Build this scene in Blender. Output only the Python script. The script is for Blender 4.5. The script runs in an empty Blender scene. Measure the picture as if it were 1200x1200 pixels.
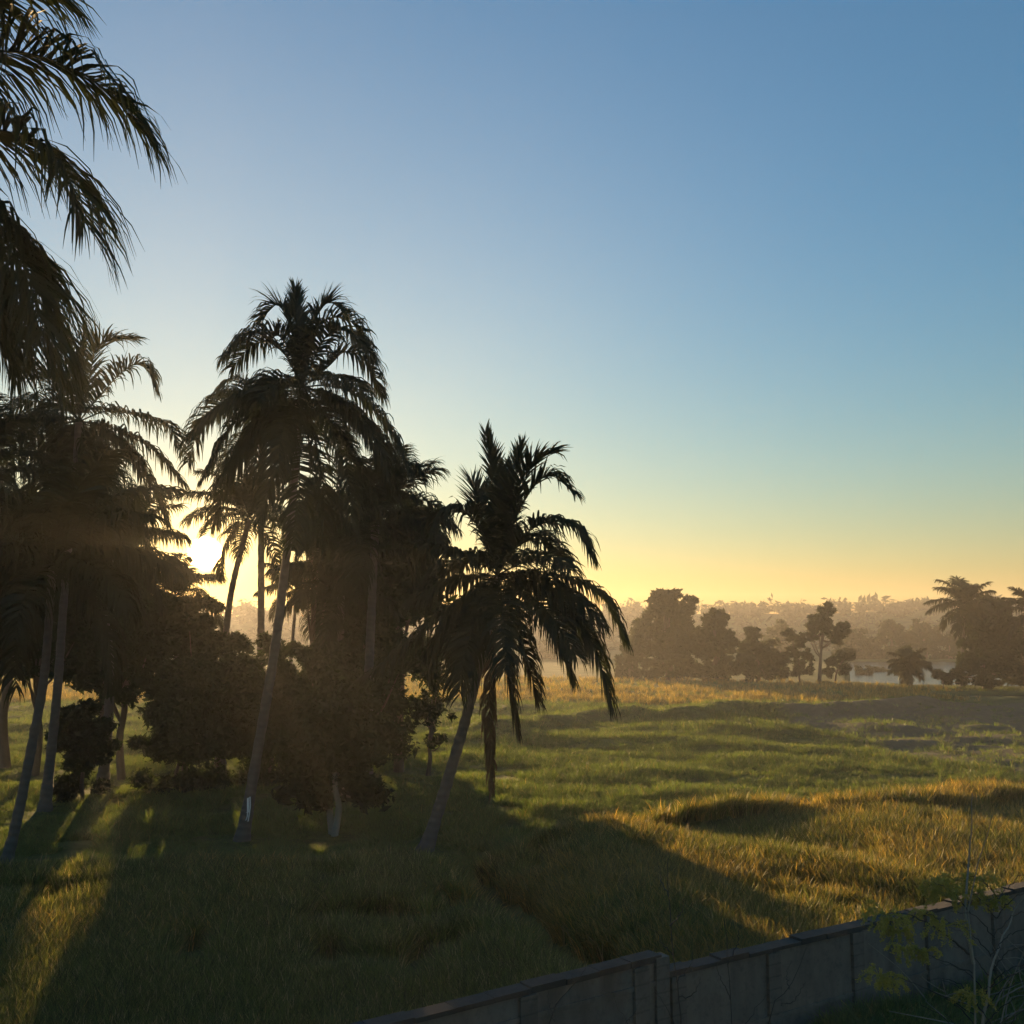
import bpy, math, random
import numpy as np
from mathutils import Vector

rng = np.random.default_rng(7)
sc = bpy.context.scene
COL = sc.collection
F_PX, CAM_H = 1178.0, 6.0
PITCH = math.atan(140 / F_PX)

# ------------------------------------------------------------------ camera geometry
def ray(px, py):
    x = (px - 600) / F_PX; y = (600 - py) / F_PX
    return x, math.cos(PITCH) - math.sin(PITCH) * y, math.sin(PITCH) + math.cos(PITCH) * y
def at(px, py, z=0.0):                       # where the sight line through a photo pixel meets height z
    x, y, w = ray(px, py); t = (z - CAM_H) / w
    return np.array([x * t, y * t, z])
def atd(px, py, D):                          # the point of that sight line D metres in front
    x, y, w = ray(px, py); t = D / y
    return np.array([x * t, D, CAM_H + w * t])

SUN_EL, SUN_AZ = math.radians(4.2), math.radians(-17.0)     # azimuth from +Y, negative = to the left
SUN_DIR = np.array([math.sin(SUN_AZ) * math.cos(SUN_EL), math.cos(SUN_AZ) * math.cos(SUN_EL), math.sin(SUN_EL)])

# ------------------------------------------------------------------ object helpers
def tag(o, label=None, cat=None, group=None, kind=None):
    if label: o['label'] = label
    if cat: o['category'] = cat
    if group: o['group'] = group
    if kind: o['kind'] = kind
    return o
def empty(name, loc, label, cat, group=None):
    o = bpy.data.objects.new(name, None); COL.objects.link(o)
    o.location = [float(v) for v in loc]; o.empty_display_size = 0.3
    return tag(o, label, cat, group)
def build(name, V, Fq, mat, parent=None, origin=None, smooth=True, link=True):
    V = np.asarray(V, dtype=np.float32).reshape(-1, 3)
    if origin is not None: V = V - np.asarray(origin, dtype=np.float32)
    me = bpy.data.meshes.new(name)
    Fq = np.asarray(Fq, dtype=np.int32)
    k = Fq.shape[1]
    me.vertices.add(len(V)); me.vertices.foreach_set('co', V.ravel())
    me.loops.add(Fq.size); me.loops.foreach_set('vertex_index', Fq.ravel())
    me.polygons.add(len(Fq))
    me.polygons.foreach_set('loop_start', np.arange(0, Fq.size, k, dtype=np.int32))
    me.polygons.foreach_set('loop_total', np.full(len(Fq), k, dtype=np.int32))
    me.polygons.foreach_set('use_smooth', np.full(len(Fq), smooth, dtype=bool))
    me.update(calc_edges=True); me.validate()
    if mat: me.materials.append(mat)
    o = bpy.data.objects.new(name, me)
    if link: COL.objects.link(o)
    if parent: o.parent = parent
    elif origin is not None: o.location = [float(v) for v in origin]
    return o
class MB:                                     # collects quads for one mesh
    def __init__(s): s.V = []; s.F = []; s.n = 0
    def add(s, V, F):
        V = np.asarray(V, dtype=np.float64).reshape(-1, 3); F = np.asarray(F, dtype=np.int64)
        s.V.append(V); s.F.append(F + s.n); s.n += len(V)
    def build(s, name, mat, parent=None, origin=None, smooth=True, link=True):
        return build(name, np.concatenate(s.V), np.concatenate(s.F), mat, parent, origin, smooth, link)
def norm(a): return a / np.maximum(np.linalg.norm(a, axis=-1, keepdims=True), 1e-9)
def smooth01(t): t = np.clip(t, 0, 1); return t * t * (3 - 2 * t)
def spline(P, K):                             # Catmull-Rom through the points, K samples
    P = np.asarray(P, float)
    if len(P) == 2: return P[0] + (P[1] - P[0]) * np.linspace(0, 1, K)[:, None]
    Q = np.vstack([2 * P[0] - P[1], P, 2 * P[-1] - P[-2]])
    d = np.r_[0, np.cumsum(np.linalg.norm(np.diff(P, axis=0), axis=1))]
    s = np.linspace(0, d[-1], K); i = np.clip(np.searchsorted(d, s, side='right') - 1, 0, len(P) - 2)
    t = ((s - d[i]) / np.maximum(d[i + 1] - d[i], 1e-9))[:, None]
    a, b, c, e = Q[i], Q[i + 1], Q[i + 2], Q[i + 3]
    return 0.5 * (2 * b + (c - a) * t + (2 * a - 5 * b + 4 * c - e) * t ** 2 + (3 * b - a - 3 * c + e) * t ** 3)
def tube(mb, P, R, sides=6):
    P = np.asarray(P, float); R = np.broadcast_to(np.asarray(R, float), (len(P),))
    T = norm(np.gradient(P, axis=0))
    up = np.array([0.31, 0.17, 0.93]) if abs(T[0][2]) < 0.8 else np.array([0.93, 0.31, 0.1])
    A = norm(np.cross(T, up)); B = np.cross(T, A)
    th = np.linspace(0, 2 * math.pi, sides, endpoint=False)
    V = P[:, None] + R[:, None, None] * (A[:, None] * np.cos(th)[None, :, None] + B[:, None] * np.sin(th)[None, :, None])
    n = len(P); i = np.arange(n - 1)[:, None] * sides; j = np.arange(sides)[None]; j2 = (j + 1) % sides
    Fq = np.stack([i + j, i + j2, i + sides + j2, i + sides + j], -1).reshape(-1, 4)
    mb.add(V, Fq)
    # end cap fan as quads with doubled centre is not needed: the tips taper to almost nothing
def box(mb, c, ax, ay, h, z0):                # prism: centre c, half axes ax, ay (2D vectors), from z0 to z0 + h
    c = np.array([c[0], c[1]]); ax = np.array(ax); ay = np.array(ay)
    q = [c - ax - ay, c + ax - ay, c + ax + ay, c - ax + ay]
    V = [(p[0], p[1], z0) for p in q] + [(p[0], p[1], z0 + h) for p in q]
    mb.add(V, [(3, 2, 1, 0), (4, 5, 6, 7), (0, 1, 5, 4), (1, 2, 6, 5), (2, 3, 7, 6), (3, 0, 4, 7)])

# ------------------------------------------------------------------ materials
def new_mat(name):
    m = bpy.data.materials.new(name); m.use_nodes = True
    nt = m.node_tree; nt.nodes.clear()
    out = nt.nodes.new('ShaderNodeOutputMaterial')
    return m, nt, out
def N(nt, t, **kw):
    n = nt.nodes.new(t)
    for k, v in kw.items():
        if k in n.inputs: n.inputs[k].default_value = v
        else: setattr(n, k, v)
    return n
def mixc(nt, fac, a, b):
    n = nt.nodes.new('ShaderNodeMix'); n.data_type = 'RGBA'
    for s, v in ((n.inputs[0], fac), (n.inputs[6], a), (n.inputs[7], b)):
        if hasattr(v, 'is_linked'): nt.links.new(v, s)
        elif isinstance(v, (int, float)): s.default_value = v
        else: s.default_value = (*v, 1)
    return n.outputs[2]
def leaf_mat(name, a, b, transl=0.45, dry=None, dry_amt=0.0, gloss=0.06, tcol=1.3, tuftvar=0.0):
    m, nt, out = new_mat(name)
    g = N(nt, 'ShaderNodeNewGeometry'); oi = N(nt, 'ShaderNodeObjectInfo')
    c = mixc(nt, g.outputs['Random Per Island'], a, b)
    no = N(nt, 'ShaderNodeTexNoise', Scale=0.9)
    nt.links.new(N(nt, 'ShaderNodeTexCoord').outputs['Object'], no.inputs['Vector'])
    c = mixc(nt, no.outputs[0], c, tuple(0.75 * x for x in b))
    if dry:
        mth = N(nt, 'ShaderNodeMath', operation='LESS_THAN'); nt.links.new(g.outputs['Random Per Island'], mth.inputs[0]); mth.inputs[1].default_value = dry_amt
        c = mixc(nt, mth.outputs[0], c, dry)
    if tuftvar:                                # each tuft a little paler or darker than the next
        mr = N(nt, 'ShaderNodeMapRange'); mr.inputs[3].default_value = 1 - tuftvar; mr.inputs[4].default_value = 1 + tuftvar
        nt.links.new(oi.outputs['Random'], mr.inputs[0]); hv = N(nt, 'ShaderNodeHueSaturation'); nt.links.new(mr.outputs[0], hv.inputs['Value']); nt.links.new(c, hv.inputs['Color']); c = hv.outputs[0]
    d = N(nt, 'ShaderNodeBsdfDiffuse'); t = N(nt, 'ShaderNodeBsdfTranslucent'); gl = N(nt, 'ShaderNodeBsdfGlossy', Roughness=0.45)
    hs = N(nt, 'ShaderNodeHueSaturation', Value=tcol, Saturation=1.15)
    nt.links.new(c, hs.inputs['Color']); nt.links.new(c, d.inputs['Color']); nt.links.new(hs.outputs[0], t.inputs['Color'])
    gl.inputs['Color'].default_value = (0.6, 0.6, 0.55, 1)
    m1 = N(nt, 'ShaderNodeMixShader', Fac=transl); nt.links.new(d.outputs[0], m1.inputs[1]); nt.links.new(t.outputs[0], m1.inputs[2])
    m2 = N(nt, 'ShaderNodeMixShader', Fac=gloss); nt.links.new(m1.outputs[0], m2.inputs[1]); nt.links.new(gl.outputs[0], m2.inputs[2])
    nt.links.new(m2.outputs[0], out.inputs[0])
    return m
def bark_mat(name, a, b, scale=6.0, ring=0.0):
    m, nt, out = new_mat(name)
    tc = N(nt, 'ShaderNodeTexCoord'); no = N(nt, 'ShaderNodeTexNoise', Scale=scale, Detail=8.0, Roughness=0.65)
    nt.links.new(tc.outputs['Object'], no.inputs['Vector'])
    c = mixc(nt, no.outputs[0], a, b)
    h = no.outputs[0]
    if ring:
        wv = N(nt, 'ShaderNodeTexWave', Scale=ring, Distortion=5.0, Detail=3.0); wv.bands_direction = 'Z'
        nt.links.new(tc.outputs['Object'], wv.inputs['Vector'])
        c = mixc(nt, wv.outputs[1], tuple(x * 0.72 for x in a), c); h = wv.outputs[1]
    p = N(nt, 'ShaderNodeBsdfPrincipled', Roughness=0.9); nt.links.new(c, p.inputs['Base Color'])
    bp = N(nt, 'ShaderNodeBump', Strength=0.6, Distance=0.03); nt.links.new(h, bp.inputs['Height']); nt.links.new(bp.outputs[0], p.inputs['Normal'])
    nt.links.new(p.outputs[0], out.inputs[0])
    return m
M = {}
M['frond'] = leaf_mat('palm leaf', (.033, .040, .013), (.020, .027, .009), 0.22, gloss=.03)
M['frond_yellow'] = leaf_mat('palm leaf yellowing', (.16, .12, .02), (.09, .075, .018), 0.5)
M['frond_dry'] = leaf_mat('palm leaf dry', (.16, .10, .045), (.09, .055, .03), 0.3)
M['palm_bark'] = bark_mat('palm bark', (.125, .11, .095), (.07, .062, .054), 5.0, ring=1.6)
M['bark'] = bark_mat('bark', (.12, .09, .065), (.06, .045, .035))
M['pale_bark'] = bark_mat('pale bark', (.30, .26, .20), (.17, .145, .11), 14.0)
M['twig'] = bark_mat('twig bark', (.06, .048, .038), (.03, .024, .02), 14.0)
M['leaf'] = leaf_mat('tree leaf', (.036, .052, .015), (.022, .034, .010), 0.3, gloss=.03)
M['leaf_bush'] = leaf_mat('bush leaf', (.036, .050, .014), (.021, .031, .009), 0.35, gloss=.03)
M['leaf_olive'] = leaf_mat('olive tree leaf', (.052, .062, .022), (.036, .045, .016), 0.3)
M['leaf_light'] = leaf_mat('feathery leaf', (.50, .42, .10), (.34, .31, .08), 0.55)
M['rice'] = leaf_mat('rice blade', (.30, .29, .075), (.075, .095, .022), 0.45, dry=(.36, .29, .13), dry_amt=0.2, gloss=.045, tuftvar=.65)
M['rice_ripe_sunglow'] = leaf_mat('ripe rice and sunglow blade', (.32, .245, .075), (.18, .155, .045), 0.55, dry=(.44, .30, .09), dry_amt=0.3, tuftvar=.4)  # ripe crop; also far grass, where the gold stands in for sun glow
M['grass'] = leaf_mat('meadow grass blade', (.155, .200, .050), (.105, .145, .036), 0.5, dry=(.22, .18, .06), dry_amt=0.1, tuftvar=.4)

def ground_mat():
    m, nt, out = new_mat('field soil and stubble')
    tc = N(nt, 'ShaderNodeTexCoord')
    n1 = N(nt, 'ShaderNodeTexNoise', Scale=0.06, Detail=6.0); n2 = N(nt, 'ShaderNodeTexNoise', Scale=1.4, Detail=8.0, Roughness=0.7)
    n3 = N(nt, 'ShaderNodeTexNoise', Scale=0.9, Detail=5.0)
    mp = N(nt, 'ShaderNodeMapping'); mp.inputs['Scale'].default_value = (0.35, 1.0, 1.0)
    nt.links.new(tc.outputs['Object'], mp.inputs[0])
    nt.links.new(tc.outputs['Object'], n1.inputs['Vector']); nt.links.new(tc.outputs['Object'], n2.inputs['Vector']); nt.links.new(mp.outputs[0], n3.inputs['Vector'])
    c = mixc(nt, n1.outputs[0], (.085, .110, .034), (.130, .155, .050))
    r = N(nt, 'ShaderNodeMapRange'); r.inputs[1].default_value = .42; r.inputs[2].default_value = .62; nt.links.new(n3.outputs[0], r.inputs[0])
    c = mixc(nt, r.outputs[0], c, (.060, .080, .022))
    r2 = N(nt, 'ShaderNodeMapRange'); r2.inputs[1].default_value = .5; r2.inputs[2].default_value = .75; nt.links.new(n2.outputs[0], r2.inputs[0])
    c = mixc(nt, r2.outputs[0], c, (.085, .075, .035))
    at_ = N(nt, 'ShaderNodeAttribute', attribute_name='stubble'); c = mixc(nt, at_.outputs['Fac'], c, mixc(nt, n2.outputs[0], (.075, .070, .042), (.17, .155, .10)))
    p = N(nt, 'ShaderNodeBsdfPrincipled', Roughness=1.0); nt.links.new(c, p.inputs['Base Color']); p.inputs['Specular IOR Level'].default_value = .1
    bp = N(nt, 'ShaderNodeBump', Strength=1.0, Distance=0.25); nt.links.new(n2.outputs[0], bp.inputs['Height']); nt.links.new(bp.outputs[0], p.inputs['Normal'])
    nt.links.new(p.outputs[0], out.inputs[0])
    return m
M['ground'] = ground_mat()
def wall_mat(name, k=1.0, joints=False):
    m, nt, out = new_mat(name)
    tc = N(nt, 'ShaderNodeTexCoord')
    n1 = N(nt, 'ShaderNodeTexNoise', Scale=1.1, Detail=8.0, Roughness=0.7); n2 = N(nt, 'ShaderNodeTexNoise', Scale=9.0, Detail=8.0, Roughness=.7)
    mp = N(nt, 'ShaderNodeMapping'); mp.inputs['Scale'].default_value = (3.2, 3.2, 0.8); nt.links.new(tc.outputs['Object'], mp.inputs[0])
    n3 = N(nt, 'ShaderNodeTexNoise', Scale=1.0, Detail=6.0); nt.links.new(mp.outputs[0], n3.inputs['Vector'])
    for n in (n1, n2): nt.links.new(tc.outputs['Object'], n.inputs['Vector'])
    c = mixc(nt, n1.outputs[0], (.17 * k, .15 * k, .12 * k), (.42 * k, .37 * k, .30 * k))
    r = N(nt, 'ShaderNodeMapRange'); r.inputs[1].default_value = .45; r.inputs[2].default_value = .68; nt.links.new(n3.outputs[0], r.inputs[0])
    
    n4 = N(nt, 'ShaderNodeTexNoise', Scale=.9, Detail=3.0); nt.links.new(tc.outputs['Object'], n4.inputs['Vector'])
    mu = N(nt, 'ShaderNodeMath', operation='MULTIPLY'); nt.links.new(r.outputs[0], mu.inputs[0]); nt.links.new(n4.outputs[0], mu.inputs[1])
    c = mixc(nt, mu.outputs[0], c, (.045 * k, .045 * k, .04 * k))
    r = N(nt, 'ShaderNodeMapRange'); r.inputs[1].default_value = .5; r.inputs[2].default_value = .8; nt.links.new(n2.outputs[0], r.inputs[0])
    c = mixc(nt, r.outputs[0], c, (.12 * k, .115 * k, .10 * k))
    if joints:
        sp = N(nt, 'ShaderNodeSeparateXYZ'); nt.links.new(tc.outputs['Object'], sp.inputs[0])
        wob = N(nt, 'ShaderNodeMath', operation='MULTIPLY_ADD'); nt.links.new(n2.outputs[0], wob.inputs[0]); wob.inputs[1].default_value = .05; nt.links.new(sp.outputs[2], wob.inputs[2])
        fr = N(nt, 'ShaderNodeMath', operation='PINGPONG'); nt.links.new(wob.outputs[0], fr.inputs[0]); fr.inputs[1].default_value = .075
        jr = N(nt, 'ShaderNodeMapRange'); jr.inputs[1].default_value = .004; jr.inputs[2].default_value = .016; jr.inputs[3].default_value = .4; jr.inputs[4].default_value = 0; nt.links.new(fr.outputs[0], jr.inputs[0])
        c = mixc(nt, jr.outputs[0], c, (.03, .03, .027))
    p = N(nt, 'ShaderNodeBsdfPrincipled', Roughness=.92); nt.links.new(c, p.inputs['Base Color'])
    bp = N(nt, 'ShaderNodeBump', Strength=.5, Distance=.02); nt.links.new(n2.outputs[0], bp.inputs['Height']); nt.links.new(bp.outputs[0], p.inputs['Normal'])
    nt.links.new(p.outputs[0], out.inputs[0])
    return m
M['wall'] = wall_mat('weathered concrete', .5); M['pillar'] = wall_mat('weathered block pillar', .42, True); M['coping'] = wall_mat('blackened mossy concrete', .17)
def water_mat():
    m, nt, out = new_mat('river water')
    p = N(nt, 'ShaderNodeBsdfPrincipled', Roughness=.1); p.inputs['Base Color'].default_value = (.05, .055, .045, 1); p.inputs['IOR'].default_value = 1.33
    tc = N(nt, 'ShaderNodeTexCoord'); no = N(nt, 'ShaderNodeTexNoise', Scale=1.2, Detail=3.0); nt.links.new(tc.outputs['Object'], no.inputs['Vector'])
    bp = N(nt, 'ShaderNodeBump', Strength=.55, Distance=.3); nt.links.new(no.outputs[0], bp.inputs['Height']); nt.links.new(bp.outputs[0], p.inputs['Normal'])
    nt.links.new(p.outputs[0], out.inputs[0]); return m
M['water'] = water_mat()
def plain_mat(name, c, rough=.5):
    m, nt, out = new_mat(name); p = N(nt, 'ShaderNodeBsdfPrincipled', Roughness=rough)
    tc = N(nt, 'ShaderNodeTexCoord'); no = N(nt, 'ShaderNodeTexNoise', Scale=20.0); nt.links.new(tc.outputs['Object'], no.inputs['Vector'])
    nt.links.new(mixc(nt, no.outputs[0], tuple(x * .85 for x in c), c), p.inputs['Base Color']); nt.links.new(p.outputs[0], out.inputs[0]); return m
M['plastic'] = plain_mat('white plastic strip', (.8, .8, .8), .35)
M['nut'] = plain_mat('coconut husk', (.11, .09, .03), .6)

# ------------------------------------------------------------------ terrain
def gxy(pts, z=1.05): return np.array([at(px, py, z)[:2] for px, py in pts])
def sdist(X, Y, L):                           # signed distance to a polyline, positive on its far side when drawn left to right
    best = np.full(X.shape, 1e9); sgn = np.zeros(X.shape)
    for a, b in zip(L[:-1], L[1:]):
        d = b - a; t = np.clip(((X - a[0]) * d[0] + (Y - a[1]) * d[1]) / (d @ d), 0, 1)
        dx, dy = X - a[0] - t * d[0], Y - a[1] - t * d[1]
        r = np.hypot(dx, dy); cr = d[0] * (Y - a[1]) - d[1] * (X - a[0])
        k = r < best; best = np.where(k, r, best); sgn = np.where(k, np.sign(cr), sgn)
    return best * np.where(sgn == 0, 1, sgn)
def vnoise(X, Y, s, seed):                    # smooth value noise
    x, y = X / s, Y / s; xi, yi = np.floor(x).astype(int), np.floor(y).astype(int); fx, fy = smooth01(x - xi), smooth01(y - yi)
    def h(a, b):
        v = np.sin(a * 127.1 + b * 311.7 + seed * 74.7) * 43758.5453
        return v - np.floor(v)
    return (h(xi, yi) * (1 - fx) + h(xi + 1, yi) * fx) * (1 - fy) + (h(xi, yi + 1) * (1 - fx) + h(xi + 1, yi + 1) * fx) * fy - .5
EDGE = gxy([(380, 985), (440, 985), (500, 1003), (560, 1058), (645, 1142), (740, 1230)], .6)      # rim of the block at the lower left
C1 = gxy([(645, 972), (720, 962), (790, 985), (900, 1016), (1050, 1060), (1200, 1105)])
C2 = gxy([(780, 968), (860, 946), (950, 938), (1040, 933), (1120, 945), (1230, 968)])
C3 = gxy([(1060, 938), (1120, 925), (1200, 911), (1330, 893)])
C4 = gxy([(585, 838), (660, 828), (740, 823)])
C5 = gxy([(800, 826), (880, 818), (960, 821), (1085, 813)])
STUB = gxy([(760, 818), (850, 828), (930, 850), (1060, 884), (1250, 915)], .3)
C6 = gxy([(560, 800), (640, 797), (730, 800)])
BANK_X = [-400, -100, 20, 40, 46, 52, 60, 80, 140, 400]
BANK_Y = [190, 165, 134, 123, 116, 116, 110, 98, 80, 60]
POND = at(1174, 818, -.25)
def crest(X, Y, L, h, near, far):
    d = sdist(X, Y, L)
    return h * np.where(d < 0, np.exp(-(d / near) ** 2), np.exp(-(d / far) ** 2))
def height(X, Y):
    X = np.asarray(X, float); Y = np.asarray(Y, float)
    near = 1 - smooth01((Y - 60) / 60)
    z = (.24 + .31 * smooth01((Y - 46) / 14)) * vnoise(X, Y, 17, 1) * near + (.08 + .22 * smooth01((Y - 44) / 12)) * vnoise(X, Y, 6.5, 2) * near
    mid = (.35 + .65 * smooth01((Y - 44) / 12)) * smooth01((Y - 27) / 6) * (1 - smooth01((Y - 85) / 25))
    z += mid * (.42 * vnoise(X * .55 + .2 * Y, Y, 2.3, 3) + .22 * vnoise(X * .6, Y, 1.1, 4))
    e = sdist(X, Y, EDGE) + .5 * vnoise(X, Y, 1.7, 8)                      # negative: the lower-left block
    z += np.where(Y < 34, .55 * smooth01(-e / .9 + .4) * (1 - smooth01((Y - 21.5) / 6.5)) - .25 * np.exp(-((e - .6) / .6) ** 2), 0)
    z += crest(X, Y, C1, .6, 17.0, 1.3) * smooth01((X + 1.8) / 4) + crest(X, Y, C2, .06, 7.0, 2.5) + crest(X, Y, C3, .10, 8.0, 2.5)
    d1 = sdist(X, Y, C1); z += np.where((d1 < 0) & (e > 0), .068 * np.clip(-d1, 0, 13), 0) * smooth01((e - .5) / 3) * smooth01((34 - Y) / 3) * smooth01((9 - X) / 4) * smooth01((X + 1.8) / 4)      # the ripe block rises gently toward the wall
    d2 = sdist(X, Y, C2); z += (.32 * smooth01(-d2 / 1.6 + .5) + .045 * np.clip(-d2, 0, 7)) * smooth01(d1 / 1.5) * smooth01((X - 3) / 4) * smooth01((46 - Y) / 4)
    z += crest(X, Y, C4, .75, 1.3, 2.4) + crest(X, Y, C5, .85, 1.3, 2.6) + crest(X, Y, C6, .3, 3.0, 3.0)
    riv = smooth01((X / np.maximum(Y, 1) - .325) / .03) * smooth01((Y - np.interp(X, BANK_X, BANK_Y)) / 8.0) * (1 - smooth01((Y - 208) / 6))
    riv = np.maximum(riv, .5 * smooth01((1.25 - np.hypot((X - POND[0]) / 6.0, (Y - POND[1]) / 4.5)) / .35))
    z = np.where(Y > 75, np.maximum(z, -.08), z)
    return z * (1 - riv) - 1.6 * riv
def hz(x, y): return float(height(np.array([x]), np.array([y]))[0])

xs = np.unique(np.concatenate([np.arange(-34, 50, .3), np.arange(-90, 110, 1.5), np.linspace(-560, 560, 90)]))
ys = np.unique(np.concatenate([np.arange(6, 62, .3), np.arange(62, 135, .7), np.arange(-30, 240, 3), np.linspace(-30, 560, 60)]))
GX, GY = np.meshgrid(xs, ys)
GZ = height(GX, GY)
nx, ny = len(xs), len(ys)
i = (np.arange(ny - 1)[:, None] * nx + np.arange(nx - 1)[None]).ravel()
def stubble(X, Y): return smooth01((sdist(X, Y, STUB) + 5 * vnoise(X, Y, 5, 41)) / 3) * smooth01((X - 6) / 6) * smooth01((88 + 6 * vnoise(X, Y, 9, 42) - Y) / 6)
gr = tag(build('ground', np.stack([GX, GY, GZ], -1), np.stack([i, i + 1, i + nx + 1, i + nx], -1), M['ground']), kind='structure')
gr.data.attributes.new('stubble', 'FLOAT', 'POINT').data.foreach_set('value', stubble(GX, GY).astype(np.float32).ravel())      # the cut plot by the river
wv = [(-560, 80, -.25), (560, 80, -.25), (560, 216, -.25), (-560, 216, -.25)]
tag(build('river_water', wv, [(0, 1, 2, 3)], M['water'], smooth=False), kind='structure')

# ------------------------------------------------------------------ palms
def clear_of_sun(p, rad):                      # keeps the gap in the foliage through which the sun shines
    v = p - np.array([0, 0, CAM_H]); k = v @ SUN_DIR
    return np.linalg.norm(v - k[:, None] * SUN_DIR, axis=1) > rad * np.maximum(k, 0)
def leaflet_strips(mb, P, Lmax, n, droop, seed, width=.045, start=.12, spread=62, segs=4, fold=0.0, skew=0.0):
    r = np.random.default_rng(seed); n = int(n * 1.9)
    K = len(P); T = norm(np.gradient(P, axis=0))
    t = start + (1 - start) * (np.arange(n) + .5) / n
    t = np.tile(t, 2) + r.normal(0, .004, 2 * n); t = np.clip(t, 0, 1)
    side = np.repeat([-1.0, 1.0], n)
    f = t * (K - 1); i0 = np.clip(f.astype(int), 0, K - 2); w = (f - i0)[:, None]
    B = P[i0] * (1 - w) + P[i0 + 1] * w; Tt = norm(T[i0] * (1 - w) + T[i0 + 1] * w)
    upv = np.array([0, 0, 1.0]); hor = P[-1] - P[0]; hor[2] = 0; hor = hor / max(np.linalg.norm(hor), 1e-6)
    ref = norm(upv[None] * (np.abs(Tt[:, 2:3]) < .93) - hor[None] * np.clip(Tt[:, 2:3], -1, 1) * .8 + 1e-6)
    S = norm(np.cross(Tt, ref)); Nn = np.cross(S, Tt)
    prof = np.interp(t, [0, .12, .3, .55, .8, 1], [.35, .6, 1, 1, .82, .5]) * r.uniform(.85, 1.08, 2 * n)
    L = 1.75 * Lmax * prof
    a = np.radians(np.interp(t, [0, .5, 1], [spread + 16, spread + 8, spread * .55]) + r.normal(0, 8, 2 * n))
    lift = np.interp(t, [0, 1], [.45, .15]) + r.normal(0, .1, 2 * n) - fold
    d = norm(Tt * np.cos(a)[:, None] + S * (side * np.sin(a))[:, None] + Nn * lift[:, None])
    wid = 1.5 * width * np.interp(prof, [.3, 1], [.6, 1])
    g = np.array([skew, 0, -1.0])
    dr = 2.6 * droop * r.uniform(.6, 1.4, 2 * n) * np.where(r.random(2 * n) < .07, 3.0, 1.0)
    dr = dr * np.interp(Tt[:, 2], [-.3, .1, .75], [1, .8, .22]) * np.interp(t, [0, .7, 1], [1, 1, .5])
    pts = [B]; dirs = [d]; p = B; q = d
    for k in range(segs):
        p = p + q * (L / segs)[:, None]; pts.append(p)
        q = norm(q + g * (dr * (.35 + .5 * k) / segs * 1.6)[:, None]); dirs.append(q)
    pts = np.stack(pts, 1); dirs = np.stack(dirs, 1)
    W = norm(Tt[:, None] - dirs * np.sum(Tt[:, None] * dirs, -1, keepdims=True) + .25 * Nn[:, None] * r.normal(0, 1, (2 * n, 1, 1)))
    taper = np.interp(np.linspace(0, 1, segs + 1), [0, .15, .5, 1], [.6, 1, .85, .06])
    half = .5 * wid[:, None, None] * taper[None, :, None] * W
    V = np.stack([pts - half, pts + half], 2)               # leaflet, station, edge
    keep = (r.random(2 * n) > .07) & clear_of_sun(pts[:, 0], .013) & clear_of_sun(pts[:, 2], .013) & clear_of_sun(pts[:, -1], .013); V = V[keep]
    m = len(V); st = (segs + 1) * 2
    b = np.arange(m)[:, None] * st + np.arange(segs)[None] * 2
    mb.add(V, np.stack([b, b + 1, b + 3, b + 2], -1).reshape(-1, 4))
def frond(parent, org, P, Lmax, seed, n=48, droop=1.0, mat='frond', width=.05, rr=.028, **kw):
    mb = MB(); P = spline(P, 26) if len(P) < 20 else np.asarray(P)
    leaflet_strips(mb, P, Lmax, n, droop, seed, width, **kw)
    tube(mb, P, np.linspace(rr, .004, len(P)), 5)
    return mb.build('frond', M[mat], parent, org)
def auto_curve(c, phi, e0, L, bend, K=24):
    s = np.linspace(0, 1, K); e = e0 - bend * s ** 1.25
    d = np.stack([np.cos(e) * math.sin(phi), np.cos(e) * math.cos(phi), np.sin(e)], -1)
    return np.asarray(c) + np.vstack([np.zeros(3), np.cumsum(d[:-1] * (L / (K - 1)), axis=0)])
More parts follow.
